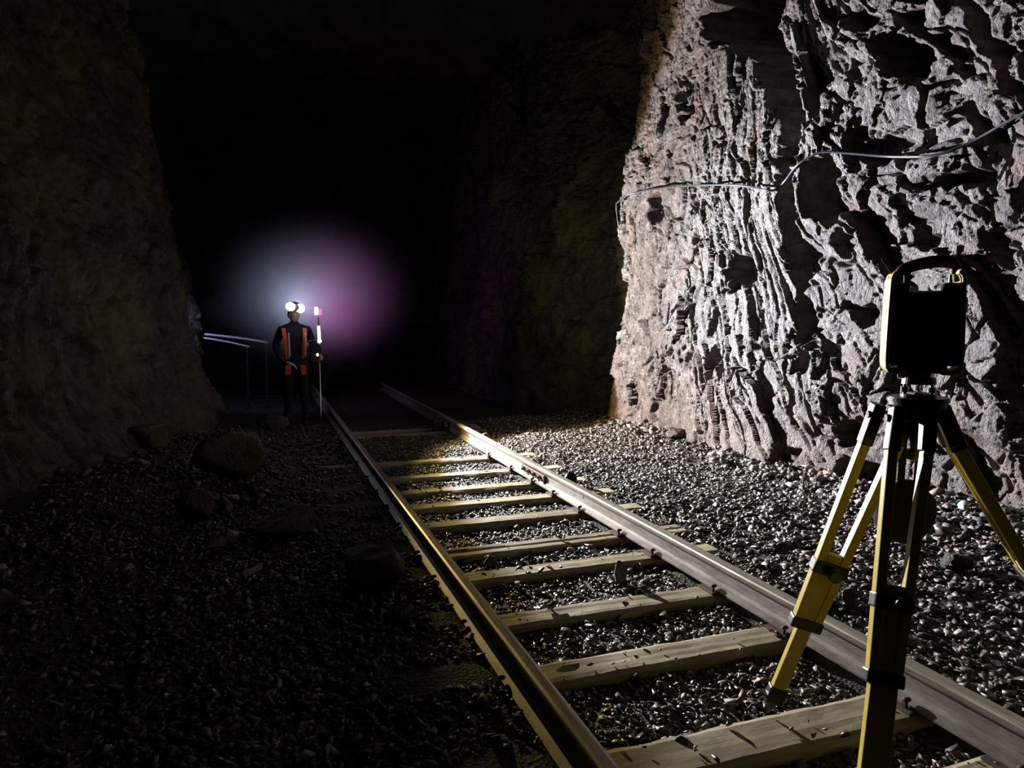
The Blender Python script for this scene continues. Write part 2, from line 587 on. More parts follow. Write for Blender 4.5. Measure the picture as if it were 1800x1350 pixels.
k_tilt = 0.12 + 0.55 * sstep(8.0, 5.2, Yg)
relief, wyg, wzg = rock_relief(Yg, Zg, k_tilt, 0.02 + 0.13 * sstep(6.8, 5.3, Yg), 0.62, 2.7)
relief = relief - 0.06
dy_w, dz_w = wyg - Yg, wzg - Zg
fy = Yg + 0.5 * dy_w + 0.07 * perlin(Yg / 0.22, Zg / 0.22) + 0.035 * perlin(Yg / 0.09, Zg / 0.09)
fz = Zg + 0.5 * dz_w + 0.07 * perlin(Yg / 0.22 + 30, Zg / 0.22) + 0.035 * perlin(Yg / 0.09 + 30, Zg / 0.09)
hol = np.zeros_like(Yg)
for (px, py, hw, hh, tilt, dep) in HOLLOWS:
    y0, z0 = on_side(px, py)
    ya, za = on_side(px + 10, py)
    yb, zb = on_side(px, py + 10)
    ay, az = (ya - y0) / 10, (za - z0) / 10
    by, bz = (yb - y0) / 10, (zb - z0) / 10
    det = ay * bz - az * by
    dy, dz = fy - y0, fz - z0
    a = (dy * bz - dz * by) / det
    b = (ay * dz - az * dy) / det
    th = math.radians(tilt)
    ca, sa = math.cos(th), math.sin(th)
    ra, rb = (a * ca + b * sa) / (hw * 0.80), (-a * sa + b * ca) / (hh * 0.86)
    r = np.sqrt(ra ** 2 + rb ** 2)
    hol = np.maximum(hol, 1.15 * dep * sstep(1.02, 0.66, r))
relief = np.minimum(relief, 0.24) + hol
relief = relief * (0.45 + 0.55 * sstep(-0.1, 0.9, Zg)) + 0.0
Xw = base_right(Yg + 0.55 * dy_w) + 0.055 * np.clip(Zg - 1.0, -1, 9) + relief - 0.10 * sstep(0.5, -0.1, Zg)
Xw = Xw + 0.0
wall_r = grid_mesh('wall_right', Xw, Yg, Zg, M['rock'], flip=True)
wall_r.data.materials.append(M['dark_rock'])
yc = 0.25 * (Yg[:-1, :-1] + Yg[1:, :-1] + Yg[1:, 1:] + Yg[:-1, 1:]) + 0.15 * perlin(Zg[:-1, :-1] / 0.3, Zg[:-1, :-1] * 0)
wall_r.data.polygons.foreach_set('material_index', (yc > 9.95).astype(np.int32).ravel())  # far stretch: shade beyond the beam put in as darker rock colour
tag(wall_r, 'pale fractured rock wall beside the right rail', None, None, 'structure')


def wall_right_x(y, z):
    i = int(np.clip(np.searchsorted(WALL_Y, y), 1, len(WALL_Y) - 1))
    j = int(np.clip(np.searchsorted(WALL_Z, z), 1, len(WALL_Z) - 1))
    return float(Xw[i, j])


# ------------------------------------------------------------------ left wall
LY = np.concatenate([np.linspace(-3, 5, 90)[:-1], np.linspace(5, 14.5, 460), np.linspace(14.55, 20, 90)])
LZ = np.linspace(-0.35, 7.2, 330)
Yl, Zl = np.meshgrid(LY, LZ, indexing='ij')


def base_left(y):
    return np.interp(y, [-3, 4, 6, 8, 9.6, 11.45, 11.65, 12.1, 13.0, 13.6, 16, 20],
                     [-2.9, -2.6, -2.2, -1.65, -1.25, -0.80, -0.95, -1.25, -1.05, -0.95, -1.3, -1.6])


rl, wyl, wzl = rock_relief(-Yl + 31.0, Zl, 0.10 + 0 * Yl, 0.17, 0.75, 8.3)
Xl = base_left(Yl + 0.3 * (wyl + Yl - 31.0)) - 0.15 * np.clip(Zl - 0.3, 0, 9) - rl + 0.22 * sstep(0.9, -0.1, Zl)
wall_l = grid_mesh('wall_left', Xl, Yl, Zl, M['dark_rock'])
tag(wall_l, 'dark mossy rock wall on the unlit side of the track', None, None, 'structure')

# ------------------------------------------------------------------ ceiling, far end
cx, cy = np.meshgrid(np.linspace(-4.5, 7.5, 130), np.linspace(-3, 20.4, 220), indexing='ij')
Zc = 7.0 - 0.05 * (cx - 1.6) ** 2 + 0.25 * fbm(cx / 1.2, cy / 1.2, 4) + 0.12 * facets(cx / 0.6, cy / 0.7)
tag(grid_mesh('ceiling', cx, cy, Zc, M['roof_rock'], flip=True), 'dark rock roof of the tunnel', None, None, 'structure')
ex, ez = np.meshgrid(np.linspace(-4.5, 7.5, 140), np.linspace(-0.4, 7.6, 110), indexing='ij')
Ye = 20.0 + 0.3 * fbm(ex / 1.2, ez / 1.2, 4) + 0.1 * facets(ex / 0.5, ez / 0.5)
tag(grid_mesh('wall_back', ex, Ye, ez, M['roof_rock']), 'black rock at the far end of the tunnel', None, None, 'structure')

# ------------------------------------------------------------------ floor
GX, GY = np.linspace(-3.2, 6.6, 260), np.concatenate([np.linspace(-1.5, 11, 330), np.linspace(11.1, 20.2, 110)])


def ground_z(x, y):
    x, y = np.asarray(x, float), np.asarray(y, float)
    z = -0.050 + 0.020 * perlin(x / 0.45, y / 0.45) + 0.012 * perlin(x / 0.15 + 9, y / 0.15)
    z = z + 0.03 * sstep(2.8, 3.6, x) + 0.13 * sstep(4.2, 5.2, x)
    z = z + 0.042 * sstep(0.99, 0.85, x) + 0.028 * sstep(2.55, 2.70, x) + 0.20 * sstep(-0.5, -1.7, x - 0.0)
    z = z + 0.070 * sstep(0.985, 0.93, x) * sstep(0.05, 0.7, x) * sstep(7.6, 6.8, y)
    z = z + 0.05 * sstep(7.8, 8.3, y) * sstep(9.9, 9.4, y) * sstep(0.8, 1.2, x) * sstep(2.9, 2.4, x)
    return z


gx, gy = np.meshgrid(GX, GY, indexing='ij')
floor = grid_mesh('floor', gx, gy, ground_z(gx, gy), M['dirt'])
tag(floor, 'tunnel floor of dark dirt under loose ballast', None, None, 'structure')

# ------------------------------------------------------------------ rails and sleepers
RAIL_X = (1.005, 2.515)
RTOP = 0.165
SLEEPERS = [  # y of the far top edge, width, right end x, left end x, label
    (1.78, .23, 3.02, 0.55, 'nearest sleeper, only a corner of its brown top shows at the bottom edge'),
    (2.26, .24, 2.62, 0.52, 'broad olive sleeper carrying the pointed tripod foot'),
    (2.96, .21, 2.56, 0.50, 'grey sleeper with a long dark split near its left end, just beyond the tripod foot'),
    (3.56, .20, 2.80, 0.78, 'brown sleeper in front of the upright stone between the rails'),
    (4.24, .19, 2.95, 0.82, 'pale tan sleeper just beyond the upright stone'),
    (4.72, .19, 3.00, 0.50, 'rotten sleeper cracked lengthwise into two thin strips'),
    (5.42, .20, 3.02, 0.52, 'clean pale sleeper next beyond the cracked one'),
    (5.98, .19, 3.05, 0.50, 'yellowish sleeper second beyond the cracked one, its far-rail end near the rail joint'),
    (6.52, .19, 3.02, 0.52, 'brightly lit yellow sleeper level with the rail joint'),
    (7.14, .19, 3.02, 0.50, 'narrow bright sleeper next beyond the rail joint'),
    (7.92, .19, 3.02, 0.52, 'thin sleeper half buried in gravel, last of the brightly lit ones'),
    (9.86, .22, 3.02, 0.50, 'dim brown sleeper at the far edge of the light'),
    (10.22, .22, 3.02, 0.50, 'farthest visible sleeper, dark reddish, by the black block on the rail'),
]


def make_sleeper(i, yf, w, xr, xl, label, split=False):
    L = xr - xl
    root = empty('railway_sleeper', ((xl + xr) / 2, yf - w / 2, 0), label, 'sleeper', 'sleepers across the track', random.uniform(-.008, .008))
    root.name = 'railway_sleeper'
    strips = [(-0.5, 0.5)] if not split else [(-0.5, -0.06), (0.03, 0.5)]
    for (a, b) in strips:
        bm = bmesh.new()
        nx, ny = 46, 7
        top, bot = [], []
        for ix in range(nx + 1):
            rt_, rb_ = [], []
            for iy in range(ny + 1):
                x = -L / 2 + L * ix / nx
                yy = w * (a + (b - a) * iy / ny)
                edge = (iy == 0 or iy == ny)
                jag = 0.012 * mnoise.noise(Vector((x * 6 + i * 9, iy * 3.1, i))) if edge else 0
                if split and edge and iy == (ny if a < -.4 else 0):
                    jag += 0.018 * mnoise.noise(Vector((x * 3.5, i * 2.0, 4)))
                zz = -0.006 + 0.003 * mnoise.noise(Vector((x * 1.2, yy * 40, i * 5.0))) + 0.004 * mnoise.noise(Vector((x * 9, yy * 9, i * 3.0))) - (0.012 if edge else 0)
                crack = abs(yy - w * (0.1 + 0.12 * mnoise.noise(Vector((x * 2.2, i, 0)))))
                if crack < 0.012 and i in (2, 5) and x < -0.2 and mnoise.noise(Vector((x * 1.1, i * 4.4, 7))) > 0.05: zz -= 0.02
                rt_.append(bm.verts.new((x, yy + jag, zz)))
            top.append(rt_)
            bot.append([bm.verts.new((v.co.x, v.co.y, -0.17)) for v in (rt_[0], rt_[-1])])
        for ix in range(nx):
            for iy in range(ny):
                bm.faces.new((top[ix][iy], top[ix + 1][iy], top[ix + 1][iy + 1], top[ix][iy + 1]))
            bm.faces.new((bot[ix][0], bot[ix + 1][0], top[ix + 1][0], top[ix][0]))
            bm.faces.new((top[ix][ny], top[ix + 1][ny], bot[ix + 1][1], bot[ix][1]))
            bm.faces.new((bot[ix][1], bot[ix + 1][1], bot[ix + 1][0], bot[ix][0]))
        for ix in (0, nx):
            bm.faces.new(top[ix] + [bot[ix][1], bot[ix][0]])
        obj('timber', bm, M['wood'], root)
    for rx in RAIL_X:                              # tie plate and spikes beside each rail
        cxr = rx - (xl + xr) / 2
        bm = bmesh.new()
        box(bm, (cxr, 0, 0.004), (0.20, w * 0.75, 0.012), None, 0.003)
        pl = obj('tie_plate', bm, M['rust_iron'], root)
        for sgn in (-1, 1):
            bm = bmesh.new()
            sx = cxr + sgn * 0.078
            sy = sgn * 0.045
            box(bm, (sx, sy, 0.012), (0.016, 0.016, 0.05))
            ball(bm, (sx - sgn * 0.008, sy, 0.040), (0.020, 0.015, 0.010), 10, 6)
            obj('spike', bm, M['rust_iron'], root)
    return root


for i, (yf, w, xr, xl, lab) in enumerate(SLEEPERS):
    make_sleeper(i, yf, w, xr, xl, lab, split=(i == 5))

PROFILE = [(-.066, 0), (.066, 0), (.066, .010), (.030, .024), (.0105, .036), (.0085, .060), (.0085, .095), (.012, .108), (.033, .119), (.0355, .128),
           (.0355, .143), (.031, .150), (.018, .154), (-.018, .154), (-.031, .150), (-.0355, .143), (-.0355, .128), (-.033, .119), (-.012, .108),
           (-.0085, .095), (-.0085, .060), (-.0105, .036), (-.030, .024), (-.066, .010)]


def make_rail(x, y0, y1, label):
    root = empty('steel_rail', (x, y0, 0.011), label, 'rail', 'rails of the track')
    ys = np.arange(0, y1 - y0 + 0.01, 0.12)
    n = len(PROFILE)
    for nm, mat, ids in (('rail_web', M['rail'], None), ('running_surface', M['railtop'], range(10, 16))):
        bm = bmesh.new()
        pts = PROFILE if ids is None else [PROFILE[j] for j in ids]
        off = 0.0 if ids is None else 0.0012
        rows = []
        for yy in ys:
            wob = 0.004 * mnoise.noise(Vector((yy * 0.5, x * 7, 0)))
            sq = 0.003 * mnoise.noise(Vector((yy * 0.6, x * 3, 9)))
            rows.append([bm.verts.new((px + wob, yy, pz + off + sq)) for px, pz in pts])
        m = len(pts)
        for a in range(len(rows) - 1):
            for j in range(m if ids is None else m - 1):
                bm.faces.new((rows[a][j], rows[a][(j + 1) % m], rows[a + 1][(j + 1) % m], rows[a + 1][j]))
        if ids is None:
            bm.faces.new(rows[0])
            bm.faces.new(rows[-1][::-1])
        obj(nm, bm, mat, root)
    return root


rail_l = make_rail(RAIL_X[0], -1.2, 16.0, 'left rail with an olive sheen, running along the edge of the dark side')
rail_r = make_rail(RAIL_X[1], -1.2, 16.0, 'right rail, its grey web fully lit, passing behind the tripod')
# fishplate on the right rail
bm = bmesh.new()
beam(bm, (-0.026, 7.36, 0.066), (-0.026, 7.98, 0.066), 0.022, 0.066, (1, 0, 0), 0.006)
fp = obj('joint_bar', bm, M['rust_iron'], rail_r)
fp['label'] = 'dark rusty bolted joint bar'
for k in range(4):
    bm = bmesh.new()
    yy = 7.45 + k * 0.145
    cyl(bm, (-0.035, yy, 0.066), (-0.058, yy, 0.066), 0.019, 0.017, 6)
    cyl(bm, (-0.058, yy, 0.066), (-0.075, yy, 0.066), 0.010, 0.009, 8)
    obj('bolt', bm, M['rust_iron'], fp)

# ------------------------------------------------------------------ stones
def hull_mesh(name, npts, seed, flat=1.0):
    r = random.Random(seed)
    bm = bmesh.new()
    for _ in range(npts):
        v = Vector((r.gauss(0, 1), r.gauss(0, 1), r.gauss(0, 1)))
        v.normalize()
        v *= r.uniform(0.6, 1.0)
        bm.verts.new((v.x, v.y * r.uniform(.8, 1), v.z * flat))
    res = bmesh.ops.convex_hull(bm, input=bm.verts)
    junk = [v for v in bm.verts if not v.link_faces]
    if junk: bmesh.ops.delete(bm, geom=junk, context='VERTS')
    bmesh.ops.recalc_face_normals(bm, faces=bm.faces)
    me = bpy.data.meshes.new(name)
    bm.to_mesh(me)
    bm.free()
    return me


TEMPL = [hull_mesh('stone', 9, 100 + k, 1.0) for k in range(12)]
for me in TEMPL: me.materials.append(M['gravel'])


def sleeper_hit(x, y):
    hit = np.zeros(x.shape, bool)
    for (yf, w, xr, xl, _) in SLEEPERS:
        if yf > 9: continue
        hit |= (y < yf + 0.01) & (y > yf - w - 0.015) & (x > xl - .02) & (x < xr + .02)
    return hit


def scatter(n, x0, x1, y0, y1, smin, smax, keep=None):
    x, y = rng.uniform(x0, x1, n), rng.uniform(y0, y1, n)
    s = smin + (smax - smin) * rng.random(n) ** 2.6
    m = ~sleeper_hit(x, y) | (rng.random(n) < 0.02)
    for rx in RAIL_X: m &= np.abs(x - rx) > 0.072 + s * 0.6
    az = np.arctan2(x, y)
    m &= (az > YAW - 0.68) & (az < YAW + 0.68)
    m &= x < base_right(y) + 0.25
    m &= x > base_left(y) - 0.2
    if keep is not None: m &= keep(x, y)
    return x[m], y[m], s[m]


parts = [scatter(9500, 1.0, 2.6, 1.35, 4.3, .011, .030), scatter(800, 1.05, 2.45, 1.4, 5.2, .026, .052), scatter(13000, 1.0, 2.6, 4.3, 10.6, .012, .034),
         scatter(13000, 2.55, 5.3, 1.2, 5.2, .013, .050), scatter(15000, 2.55, 5.3, 5.2, 10.8, .014, .045),
         scatter(9000, -0.6, 1.0, 1.1, 5.0, .012, .044), scatter(9000, -1.7, 1.0, 5.0, 11.0, .014, .05),
         scatter(9000, -2.6, 0.2, 1.2, 6.0, .014, .05), scatter(900, 4.5, 5.35, 3.2, 9.8, .03, .10), scatter(260, -1.9, 0.0, 4.0, 11.3, .05, .13)]
sx, sy, ss = (np.concatenate([p[k] for p in parts]) for k in range(3))
dist = np.hypot(sx, sy)
big = ss / dist
big = np.where((sx < 0.8) & (sy < 3), big * 0.85, big)
order = np.argsort(-big)
FIRST = 298
sz = ground_z(sx, sy) + ss * 0.32 * rng.uniform(0.3, 1.2, len(ss))
sz = np.where(sleeper_hit(sx, sy), 0.0 + ss * 0.45, sz)
for q in order[:FIRST]:
    o = bpy.data.objects.new('stone', TEMPL[int(rng.integers(12))])
    COL.objects.link(o)
    o.parent = floor
    o.location = (float(sx[q]), float(sy[q]), float(sz[q]))
    s = float(ss[q])
    o.scale = (s * 1.25, s * float(rng.uniform(.5, 1.0)), s * float(rng.uniform(.35, .65)))
    o.rotation_euler = (float(rng.uniform(-.35, .35)), float(rng.uniform(-.35, .35)), float(rng.uniform(0, 6.28)))
rest = order[FIRST:]
tid = rng.integers(0, 12, len(rest))
allco, alltri, base = [], [], 0
for k in range(12):
    me = TEMPL[k]
    tv = np.array([v.co[:] for v in me.vertices])
    tf = np.array([p.vertices[:] for p in me.polygons if len(p.vertices) == 3])
    ids = rest[tid == k]
    n = len(ids)
    a, b, c = rng.uniform(0, 6.28, n), rng.uniform(-.5, .5, n), rng.uniform(-.5, .5, n)
    sc = np.stack([ss[ids] * 1.2, ss[ids] * rng.uniform(.5, 1.0, n), ss[ids] * rng.uniform(.32, .7, n)], -1)
    P = tv[None] * sc[:, None, :]
    y1 = P[..., 1] * np.cos(b)[:, None] - P[..., 2] * np.sin(b)[:, None]
    z1 = P[..., 1] * np.sin(b)[:, None] + P[..., 2] * np.cos(b)[:, None]
    x1 = P[..., 0] * np.cos(c)[:, None] + z1 * np.sin(c)[:, None]
    z1 = -P[..., 0] * np.sin(c)[:, None] + z1 * np.cos(c)[:, None]
    x2 = x1 * np.cos(a)[:, None] - y1 * np.sin(a)[:, None]
    y2 = x1 * np.sin(a)[:, None] + y1 * np.cos(a)[:, None]
    Q = np.stack([x2 + sx[ids, None], y2 + sy[ids, None], z1 + sz[ids, None]], -1)
    allco.append(Q.reshape(-1, 3))
    alltri.append((tf[None] + (np.arange(n) * len(tv))[:, None, None] + base).reshape(-1, 3))
    base += n * len(tv)
co, tri = np.concatenate(allco).astype(np.float32), np.concatenate(alltri).astype(np.int32)
gm = bpy.data.meshes.new('gravel')
gm.vertices.add(len(co))
gm.vertices.foreach_set('co', co.ravel())
gm.loops.add(tri.size)
gm.loops.foreach_set('vertex_index', tri.ravel())
gm.polygons.add(len(tri))
gm.polygons.foreach_set('loop_start', np.arange(0, tri.size, 3, dtype=np.int32))
gm.update(calc_edges=True)
tag(link('gravel', gm, M['gravel'], floor), None, None, None, 'stuff')
print('gravel tris', len(tri), 'wall', Xw.size * 2, 'left', Xl.size * 2)


# ------------------------------------------------------------------ loose rocks, each a thing
def rock(name, loc, size, seed, mat, label, rot=0.0, sub=3, cuts=9, rough=0.05, cat='rock', group=None, tilt=0.0):
    r = random.Random(seed)
    bm = bmesh.new()
    bmesh.ops.create_icosphere(bm, subdivisions=sub, radius=1.0)
    planes = []
    for _ in range(cuts):
        n = Vector((r.gauss(0, 1), r.gauss(0, 1), r.gauss(0, 1))).normalized()
        planes.append((n, r.uniform(0.5, 0.82)))
    for v in bm.verts:
        p = v.co.copy()
        for n, d in planes:
            k = p.dot(n)
            if k > d: p -= n * (k - d)
        p += p.normalized() * rough * (mnoise.noise(p * 3 + Vector((seed, 0, 0))) + 0.5 * mnoise.noise(p * 8 + Vector((0, seed, 0))))
        v.co = Vector((p.x * size[0], p.y * size[1], p.z * size[2]))
    zmin = min(v.co.z for v in bm.verts)
    for v in bm.verts: v.co.z -= zmin
    o = obj(name, bm, mat)
    z = float(ground_z(loc[0], loc[1])) - 0.015 if len(loc) == 2 else loc[2]
    o.location = (loc[0], loc[1], z)
    o.rotation_euler = (tilt, 0, rot)
    return tag(o, label, cat, group)


def gp(px, py, z=-0.06):
    p = on_ground(px, py, z)
    return float(p[0]), float(p[1])


rock('loose_rock', gp(487, 762), (.17, .13, .13), 1, M['loose_rock'], 'pale rounded rock on the skyline left of the far end of the left rail')
rock('boulder', gp(348, 925), (.17, .15, .17), 2, M['mossy_rock'], 'square-cut olive boulder at the foot of the dark wall', 0.5)
rock('boulder', gp(408, 850), (.36, .22, .26), 3, M['mossy_rock'], 'large dark boulder with a mossy yellow top edge behind the olive boulder', 0.2)
rock('rock_slab', gp(500, 955), (.30, .24, .16), 4, M['mossy_rock'], 'flat-topped reddish slab with a black shadowed front, left of the track', -0.1, cuts=14)
rock('boulder', gp(660, 1062), (.25, .16, .15), 5, M['black_rock'], 'low black boulder close beside the left rail', 0.3)
rock('loose_rock', gp(715, 1130), (.085, .055, .05), 6, M['loose_rock'], 'tan wedge-shaped stone in the dark gravel below the black boulder', 0.4)
rock('loose_rock', gp(1088, 1032), (.035, .05, .085), 7, M['loose_rock'], 'upright pointed stone standing at a sleeper edge between the rails', 0.7, group=None)
rock('boulder', gp(1680, 1020), (.11, .09, .09), 8, M['black_rock'], 'dark rounded rock behind the tripod near the wall', 0.2)
rock('loose_rock', gp(1200, 1330), (.06, .05, .045), 9, M['loose_rock'], 'pale stone against the near edge of the broad olive sleeper', 0.9)
rock('loose_rock', gp(850, 782), (.10, .08, .07), 10, M['loose_rock'], 'bright stone heaped against the far part of the right rail', 0.9)
rock('loose_rock', gp(1000, 862), (.08, .10, .10), 11, M['black_rock'], 'dark stone leaning on the right rail by the joint', 0.2)
rock('loose_rock', gp(1034, 893, 0.0) + (-0.006,), (.085, .07, .065), 12, M['loose_rock'], 'brown stone lying on a sleeper end close to the right rail', 0.2)
rock('loose_rock', gp(862, 1000), (.07, .05, .06), 13, M['black_rock'], 'dark lump at the left end of the pale tan sleeper', 0.2)
rock('boulder', gp(1275, 808), (.22, .13, .13), 14, M['rock'], 'reddish angular block at the foot of the lit wall', 0.6)
rock('boulder', gp(1480, 872), (.17, .12, .12), 15, M['rock'], 'pale block at the wall foot left of the tripod', 0.3)
rock('loose_rock', gp(1490, 1080), (.05, .04, .07), 16, M['rock'], 'white pointed stone seen between the two left tripod legs', 0.3)
rock('loose_rock', gp(1190, 792), (.15, .10, .08), 17, M['rock'], 'flat pinkish rock at the wall foot near the bright corner', 0.1)
rock('boulder', gp(260, 815), (.36, .20, .20), 18, M['mossy_rock'], 'long mossy boulder leaning on the dark wall', 0.9, tilt=0.2)
rock('loose_rock', gp(440, 790), (.16, .11, .08), 19, M['mossy_rock'], 'dim reddish rock below the pale skyline rock', 0.4)
rock('loose_rock', gp(372, 890), (.12, .09, .07), 20, M['mossy_rock'], 'small brown rock on the far side of the olive boulder', 0.4)
rock('loose_rock', gp(1720, 870), (.28, .2, .22), 21, M['rock'], 'rough block at the wall foot right of the tripod', 0.4)
# dark block on the far right rail
bm = bmesh.new()
box(bm, (0, 0, 0.07), (0.17, 0.11, 0.20), None, 0.015)
box(bm, (0.0, 0.01, 0.19), (0.10, 0.08, 0.05), None, 0.01)
o = obj('timber_block', bm, M['black_plastic'])
o.location = (RAIL_X[1] - 0.16, 9.935, -0.005)
tag(o, 'black block wedged against the far end of the right rail', 'block')

# ------------------------------------------------------------------ cables on the wall
def wall_point(px, py, out=0.05):
    d = ray(px, py)
    best = None
    for X in np.linspace(4.3, 6.2, 96):
        t = X / d[0]
        y, z = d[1] * t, CAM_H + d[2] * t
        if wall_right_x(y, z) - X < out:
            best = (X, y, z)
            break
    if best is None: best = (5.3, d[1] * 5.3 / d[0], CAM_H + d[2] * 5.3 / d[0])
    return best


path = [(1083, 358), (1100, 345), (1125, 337), (1160, 331), (1205, 327), (1260, 325), (1310, 327), (1345, 334), (1365, 333), (1380, 318), (1400, 292),
        (1425, 275), (1450, 267), (1500, 270), (1560, 275), (1620, 275), (1660, 269), (1710, 248), (1760, 220), (1815, 190)]
pts = []
for (px, py) in path:
    X, y, z = wall_point(px, py, 0.09)
    pts.append(Vector((X, y, z)))
for k in range(1, len(pts) - 1):                     # it hangs free over hollows: keep depth smooth
    pts[k].x = min(pts[k].x, 0.5 * (pts[k - 1].x + pts[k + 1].x) + 0.05)
pts2 = []
for (px, py), p in zip(path, pts):
    d = ray(px, py)
    t = p.x / d[0]
    pts2.append((p.x, d[1] * t, CAM_H + d[2] * t))
bm = bmesh.new()
tube(bm, spline(pts2, 8), 0.012, 8)
tag(obj('cable', bm, M['cable'], smooth=True), 'black cable strung across the lit rock wall', 'cable')
bm = bmesh.new()
pp = [pts2[0], (pts2[0][0] + .02, pts2[0][1] + 0.02, pts2[0][2] - .12), (pts2[0][0] + .06, pts2[0][1] + 0.03, pts2[0][2] - .32), (pts2[0][0] + .12, pts2[0][1] + .06, pts2[0][2] - .42)]
tube(bm, spline(pp, 6), 0.006, 6)
tag(obj('cable_end', bm, M['cable'], smooth=True), 'thin loose wire dangling at the bright wall corner', 'wire')
bm = bmesh.new()
pp = []
for px, py in ((1086, 427), (1050, 424), (1010, 421), (970, 426), (940, 428), (920, 420)):
    X, y, z = wall_point(px, py, 0.03)
    pp.append((X, y, z))
tube(bm, spline(pp, 6), 0.010, 6)
tag(obj('cable', bm, M['cable'], smooth=True), 'thin dark cable on the shadowed wall beyond the bright corner', 'cable')

# ------------------------------------------------------------------ tripod
TX, TY, HZ = 2.20, 1.90, 1.315
tri_root = empty('tripod', (0, 0, 0), 'yellow and black surveying tripod straddling the right rail', 'tripod')
FEET = [((1.885, 2.25, 0.0), 'left'), ((1.795, 1.655, 0.0), 'near'), ((3.16, 1.72, -0.03), 'right')]
bm = bmesh.new()
cyl(bm, (TX, TY, HZ - 0.035), (TX, TY, HZ), 0.095, 0.095, 36)
cyl(bm, (TX, TY, HZ - 0.075), (TX, TY, HZ - 0.035), 0.070, 0.088, 36)
cyl(bm, (TX, TY, HZ - 0.016), (TX, TY, HZ - 0.004), 0.100, 0.100, 36)
head = obj('tripod_head', bm, M['black_metal'], tri_root, smooth=False)
bm = bmesh.new()
cyl(bm, (TX, TY, HZ - 0.20), (TX, TY, HZ - 0.075), 0.016, 0.022, 14)
cyl(bm, (TX, TY, HZ - 0.225), (TX, TY, HZ - 0.19), 0.030, 0.026, 14)
obj('centre_screw', bm, M['black_metal'], tri_root)
for (foot, nm) in FEET:
    foot = Vector(foot)
    rad = Vector((foot.x - TX, foot.y - TY, 0)).normalized()
    side = Vector((0.90, -0.43, 0))          # the broad faces of all three legs are seen from the track
    A = Vector((TX, TY, HZ - 0.07)) + rad * 0.075
    ax = foot - A
    out = ax.normalized()
    if nm == 'right': side = Vector((0.6, 0.8, 0))
    bm = bmesh.new()
    for s in (-1, 1):                                       # hinge lugs at the head
        beam(bm, A + side * s * 0.052 + Vector((0, 0, 0.04)), A + ax * 0.09 + side * s * 0.058, 0.042, 0.056, side, 0.006)
    cyl(bm, A - side * 0.09, A + side * 0.09, 0.014, 0.014, 12)
    leg = obj('leg', bm, M['black_metal'], tri_root)
    for s in (-1, 1):
        bm = bmesh.new()
        beam(bm, A + ax * 0.07 + side * s * 0.060, A + ax * 0.67 + side * s * 0.038, 0.034, 0.042, side, 0.004)
        obj('leg_rail', bm, M['yellow'], leg)
    bm = bmesh.new()
    beam(bm, A + ax * 0.44, A + ax * 0.93, 0.088 if nm == 'near' else 0.056, 0.036, side, 0.004)
    obj('lower_leg', bm, M['yellow'], leg)
    bm = bmesh.new()
    beam(bm, A + ax * 0.465, A + ax * 0.505, 0.130, 0.060, side, 0.008)
    obj('clamp', bm, M['black_plastic'], leg)
    bm = bmesh.new()
    nrm = out.cross(side).normalized()
    cyl(bm, A + ax * 0.485 + nrm * 0.02, A + ax * 0.485 + nrm * 0.065, 0.012, 0.012, 12)
    cyl(bm, A + ax * 0.485 + nrm * 0.055, A + ax * 0.485 + nrm * 0.085, 0.026, 0.022, 10)
    obj('clamp_knob', bm, M['black_plastic'], leg)
    bm = bmesh.new()
    beam(bm, A + ax * 0.655, A + ax * 0.69, 0.122, 0.056, side, 0.008)
    obj('lower_band', bm, M['black_plastic'], leg)
    bm = bmesh.new()
    beam(bm, A + ax * 0.90, A + ax * 0.955, 0.096 if nm == 'near' else 0.070, 0.046, side, 0.006)
    cyl(bm, A + ax * 0.95, foot + Vector((0, 0, 0.004)), 0.022, 0.004, 12)
    p = A + ax * 0.93
    box(bm, p + rad * 0.03, (0.05, 0.05, 0.012), None, 0.003)
    obj('foot_spike', bm, M['black_metal'], leg)

# round black bag hung under the head
bag = empty('equipment_bag', (2.46, 2.16, 0.81), 'round black bag hanging by straps between the tripod legs', 'bag')
bm = bmesh.new()
ball(bm, (0, 0, 0), (0.135, 0.10, 0.135), 28, 18)
for v in bm.verts:
    v.co.z *= 1.0 - 0.12 * (v.co.z > 0.05)
    v.co += v.co.normalized() * 0.006 * mnoise.noise(v.co * 22)
obj('pouch', bm, M['bag'], bag, smooth=True)
bm = bmesh.new()
tube(bm, [(0.128 * math.cos(a), 0.0, 0.128 * math.sin(a) - 0.005) for a in np.linspace(0.2, math.pi - 0.2, 24)], 0.008, 6)
obj('zip', bm, M['black_plastic'], bag)
for dx in (-0.05, 0.035):
    bm = bmesh.new()
    hx = (TX - 2.46) * 0.78 + dx
    hy = (TY - 2.16) * 0.78
    beam(bm, (dx, -0.02, 0.10), (hx, hy, HZ - 0.09 - 0.81), 0.026, 0.004, (0.65, -0.75, 0))
    obj('strap', bm, M['webbing'], bag)

